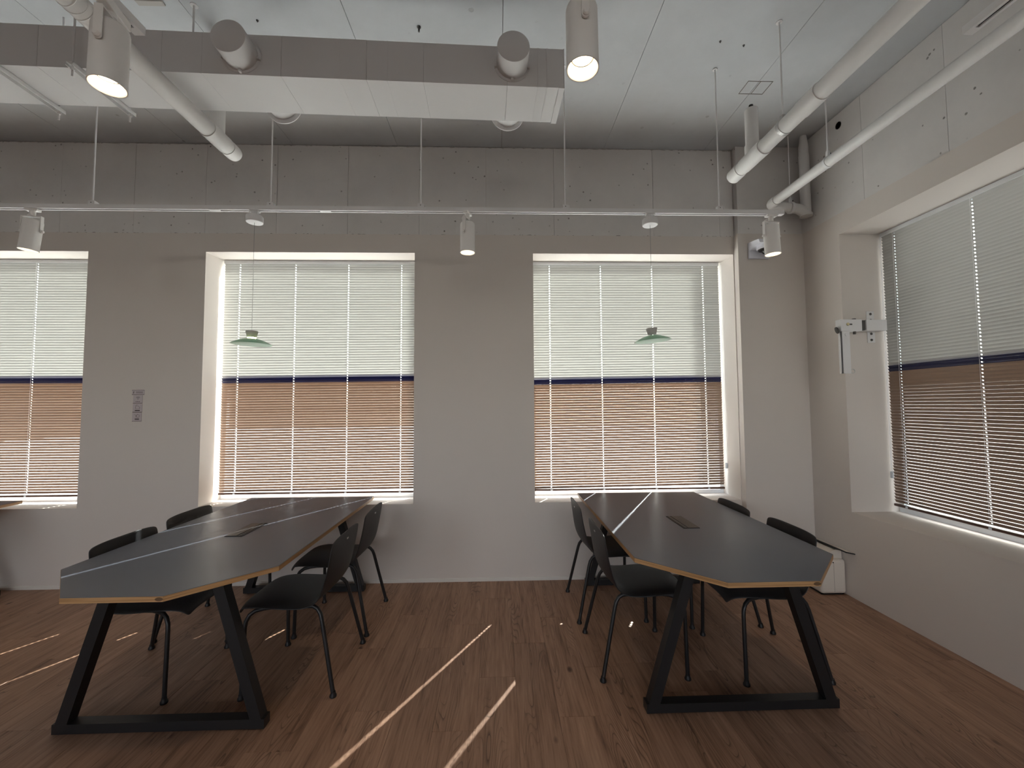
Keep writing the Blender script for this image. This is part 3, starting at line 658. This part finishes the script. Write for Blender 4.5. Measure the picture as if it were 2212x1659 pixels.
# ------------------------------------------------------------------ ceiling and wall oddments
k = MB(); k.lathe([(.012, 0), (.012, -.004), (.006, -.005), (.006, -.03)], (-.475, 2.42, ZC), 10); tag(k.build('ceiling_anchor', M['darksteel']), 'small steel anchor bolt left in the ceiling above the duct', 'anchor')
for (x, y, lb) in ((-1.42, 2.40, 'small ring anchor in the ceiling above the duct stub by the capped pipe'), (1.40, 2.475, 'small dark anchor stub in the ceiling, closer to the ceiling joint line'), (1.565, 2.50, 'small dark anchor stub in the ceiling, closer to the thick pipe hanger rod')):
    k = MB(); k.lathe([(.007, 0), (.007, -.003), (.0035, -.004), (.0035, -.010)], (x, y, ZC), 10); tag(k.build('ceiling_anchor', M['darksteel']), lb, 'anchor')
k = MB(); k.bbox(-2.03, -1.88, 2.28, 2.315, ZC-.012, ZC, .003, 1); tag(k.build('ceiling_plate', M['greycap']), 'narrow metal plate fixed to the ceiling above the capped pipe', 'plate')
k = MB(); k.lathe([(.0, .0), (.024, .0), (.024, .004), (.027, .004), (.027, .0)], (R+.012, 3.097, 3.649), 24, (-1, 0, 0)); tag(k.build('core_hole', M['darksteel']), 'round dark core hole high in the concrete above the slim pipe', 'hole')
k = MB(); px, py = 1.86, 2.85
for (x0, x1, y0, y1) in ((-.09, .09, -.062, -.058), (-.09, .09, .058, .062), (-.09, -.086, -.062, .062), (.086, .09, -.062, .062), (0, .004, -.062, .062)): k.box(px+x0, px+x1, py+y0, py+y1, ZC-.002, ZC)
tag(k.build('patched_opening', M['joint']), 'squarish patched outline in the ceiling behind the raised pipe stub', 'patch')

# dome camera on the column
cm = empty('dome_camera', (2.26, 3.507, 2.70), 'white wall mounted dome security camera on the column', 'camera')
k = MB(); k.bbox(2.165, 2.345, 3.487, 3.507, 2.722, 2.862, .006, 2); k.build('wall_plate', M['camwhite'], parent=cm)
k = MB(); poly = [(3.489, 2.865), (3.36, 2.845), (3.345, 2.81), (3.489, 2.79)]
k.add([(2.172, y, z) for y, z in poly]+[(2.338, y, z) for y, z in poly], [(0, 1, 2, 3), (7, 6, 5, 4)]+[(i, (i+1) % 4, 4+(i+1) % 4, 4+i) for i in range(4)]); k.build('bracket_arm', M['camwhite'], parent=cm)
k = MB(); k.lathe([(.0, .052), (.062, .052), (.068, .046), (.070, .004), (.066, 0), (.0, 0)], (2.262, 3.405, 2.772), 36); k.build('housing', M['camwhite'], parent=cm, smooth=True)
k = MB(); k.lathe([(.058, .004), (.060, -.004), (.052, -.008), (.0, -.008)], (2.262, 3.405, 2.770), 32); hz = k.build('bezel', M['black'], parent=cm, smooth=True)
k = MB(); k.lathe([(.036*math.cos(a), -.036*math.sin(a)) for a in [i*math.pi/2/8 for i in range(9)]][::-1], (2.262, 3.405, 2.765), 28); k.build('lens_ball', M['camball'], parent=cm, smooth=True)
k = MB(); k.bbox(2.250, 2.276, 3.332, 3.338, 2.795, 2.805, .001, 1); k.build('badge', M['darksteel'], parent=cm)

# restrictor bracket in the side window reveal
br = empty('window_bracket', (2.78, RW[1], 2.05), 'white folding metal bracket screwed to the side window reveal', 'bracket')
for z0, z1 in ((2.085, 2.178), (1.932, 2.025)):
    k = MB(); k.bbox(2.848, 2.908, RW[1]-.006, RW[1], z0, z1, .0015, 1); pt = k.build('fixing_plate', M['white'], parent=br)
    for dz in (.022, .070):
        k = MB(); zz = (z1-dz) if z0 > 2.05 else (z0+dz)
        k.lathe([(.0095, 0), (.0095, .003), (.006, .0055)], (2.878, RW[1]-.006, zz), 14, (0, -1, 0)); k.build('screw', M['darksteel'], parent=pt)
for z in (2.085, 2.022):
    k = MB(); k.bbox(2.846, 2.936, RW[1]-.075, RW[1]-.004, z, z+.006, .0012, 1); k.build('hinge_leaf', M['white'], parent=br)
k = MB(); k.bbox(2.775, 2.935, RW[1]-.082, RW[1]-.030, 2.016, 2.098, .002, 1); k.build('hinge_block', M['white'], parent=br)
k = MB(); k.bbox(2.738, 2.775, RW[1]-.072, RW[1]-.034, 2.020, 2.094, .0015, 1); k.build('pivot_block', M['darksteel'], parent=br)
k = MB(); k.bbox(2.575, 2.740, RW[1]-.084, RW[1]-.030, 2.010, 2.100, .003, 1); arm = k.build('arm', M['white'], parent=br)
k = MB(); k.lathe([(.011, 0), (.011, .004)], (2.628, RW[1]-.084, 2.062), 16, (0, -1, 0)); k.build('brass_screw', M['brass'], parent=arm)
k = MB(); k.bbox(2.640, 2.662, RW[1]-.0855, RW[1]-.084, 2.056, 2.066, .0004, 1); k.build('slot', M['darksteel'], parent=arm)
k = MB(); k.lathe([(.013, -.004), (.013, .006)], (2.70, RW[1]-.057, 2.103), 14); k.build('pivot_nut', M['darksteel'], parent=arm)
k = MB(); k.lathe([(.010, -.020), (.010, 0)], (2.70, RW[1]-.057, 2.010), 6); k.build('pivot_bolt', M['darksteel'], parent=arm)
k = MB(); k.lathe([(.0, -.003), (.026, -.003), (.026, .003), (.0, .003)], (2.566, RW[1]-.055, 2.020), 20, (.9, -.3, .3)); k.build('end_disc', M['darksteel'], parent=arm)
k = MB(); k.bbox(2.580, 2.648, RW[1]-.075, RW[1]-.066, 1.690, 2.012, .0015, 1); k.bbox(2.580, 2.588, RW[1]-.075, RW[1]-.045, 1.690, 2.012, .0015, 1); hb = k.build('hanging_bar', M['white'], parent=br)
k = MB(); k.tube(arc((2.662, RW[1]-.070, 1.708), .016, 0, 2*math.pi, (1, 0, 0), (0, 0, 1), 20), .0026, 8, False); k.build('pull_ring', M['steel'], parent=hb)
k = MB(); k.lathe([(.013, 0), (.013, .003)], (2.622, RW[1]-.075, 1.985), 16, (0, -1, 0)); k.build('rivet', M['white'], parent=hb)

# box appliance in the corner
ap = empty('box_appliance', (2.555, 3.30, 0), 'cream box appliance with an open tilted lid on the floor in the corner', 'appliance')
k = MB(); k.bbox(2.455, 2.652, 3.185, 3.47, .012, .268, .022, 3); k.build('body', M['appl'], parent=ap, smooth=True)
k = MB(); k.bbox(2.465, 2.645, 3.205, 3.46, 0, .016, .004, 1); k.build('base', M['black'], parent=ap)
k = MB(); k.box(2.5535, 2.5547, 3.1843, 3.186, .03, .245); k.build('seam', M['joint'], parent=ap)
k = MB(); k.lathe([(.0048, 0), (.0048, .0015)], (2.550, 3.185, .248), 12, (0, -1, 0)); k.build('button', M['black'], parent=ap)
k = MB(); poly = [(2.50, .262), (2.652, .262), (2.650, .325), (2.600, .332), (2.53, .300)]
k.add([(x, 3.225, z) for x, z in poly]+[(x, 3.46, z) for x, z in poly], [(4, 3, 2, 1, 0), (5, 6, 7, 8, 9)]+[(i, (i+1) % 5, 5+(i+1) % 5, 5+i) for i in range(5)]); k.build('top_housing', M['appl'], parent=ap)
lid_m = Matrix.Translation((2.622, 3.29, .345)) @ Matrix.Rotation(.22, 4, 'Y')
k = MB(); k.bbox(-.036, .036, -.19, .19, -.005, .003, .002, 1); k.xform(lid_m); ld_ = k.build('lid', M['black'], parent=ap)
k = MB(); k.box(-.026, .026, -.175, .175, .0025, .0042); k.xform(lid_m); k.build('lid_plate', M['appl'], parent=ap)

# small information plates on the wall pier
def plate(x0, x1, z0, z1, label, inks):
    e = MB(); e.bbox(x0, x1, D-.004, D, z0, z1, .001, 1); o = tag(e.build('wall_sign', M['sign']), label, 'sign', 'small information plates on the wall')
    for nm, mat, prims in inks:
        k = MB()
        for q in prims:
            if q[0] == 'b': k.box(q[1], q[2], D-.0047, D-.0039, q[3], q[4])
            elif q[0] == 't': k.tube([(p[0], D-.0043, p[1]) for p in q[1]], q[2], 6)
        ob = k.build(nm, mat, parent=o)
    return o
xc = -3.009
plate(-3.060, -2.960, 1.572, 1.612, 'wide grey information plate, topmost of the small wall signs, with two lines of print', [
    ('pictogram', M['ink'], [('t', [(-3.047, 1.583), (-3.044, 1.600)], .0022)]),
    ('print', M['inklight'], [('b', -3.027, -2.972, 1.594, 1.5985), ('b', -3.027, -2.972, 1.585, 1.5895)]),
    ('edge_line', M['ink'], [('b', -3.060, -2.960, 1.6095, 1.612), ('b', -3.060, -2.960, 1.572, 1.5755)])])
def wifi(xc, zc):
    return [('t', [(xc+r*math.sin(a), zc+r*math.cos(a)) for a in [(-.75+1.5*i/10) for i in range(11)]], .0011) for r in (.010, .016, .022)]+[('b', xc-.002, xc+.002, zc-.001, zc+.003)]
plate(-3.049, -2.973, 1.499, 1.568, 'square grey wall sign with a wireless signal symbol', [
    ('pictogram', M['ink'], wifi(xc, 1.533)), ('print', M['inklight'], [('b', xc-.018, xc-.010, 1.511, 1.518), ('b', xc-.006, xc+.004, 1.511, 1.518), ('b', xc+.008, xc+.016, 1.511, 1.518)]),
    ('edge_line', M['ink'], [('b', -3.049, -2.973, 1.499, 1.503)])])
plate(-3.050, -2.974, 1.425, 1.495, 'square grey wall sign with a line drawn cup-like symbol above one line of print', [
    ('pictogram', M['inklight'], [('t', [(xc-.018, 1.462), (xc-.016, 1.478), (xc+.008, 1.476), (xc+.018, 1.464), (xc+.014, 1.456), (xc-.016, 1.456), (xc-.018, 1.462)], .0013), ('t', [(xc-.016, 1.478), (xc-.010, 1.488), (xc+.002, 1.486)], .0012)]),
    ('print', M['ink'], [('b', xc-.022, xc+.018, 1.437, 1.4455)]), ('edge_line', M['ink'], [('b', -3.050, -2.974, 1.425, 1.4295)])])
plate(-3.052, -2.976, 1.350, 1.421, 'square grey wall sign, lowest of the small signs, with a round scribble symbol', [
    ('pictogram', M['inklight'], [('t', [(xc+.004+.013*math.cos(a), 1.395+.012*math.sin(a)) for a in [i*.7 for i in range(10)]], .0013), ('t', [(xc-.024, 1.408), (xc-.010, 1.400), (xc-.012, 1.386)], .0013), ('t', [(xc-.002, 1.410), (xc+.006, 1.406)], .0012)]),
    ('print', M['ink'], [('b', xc-.020, xc+.014, 1.371, 1.376), ('b', xc-.020, xc+.014, 1.363, 1.368)]), ('edge_line', M['ink'], [('b', -3.052, -2.976, 1.350, 1.353)])])
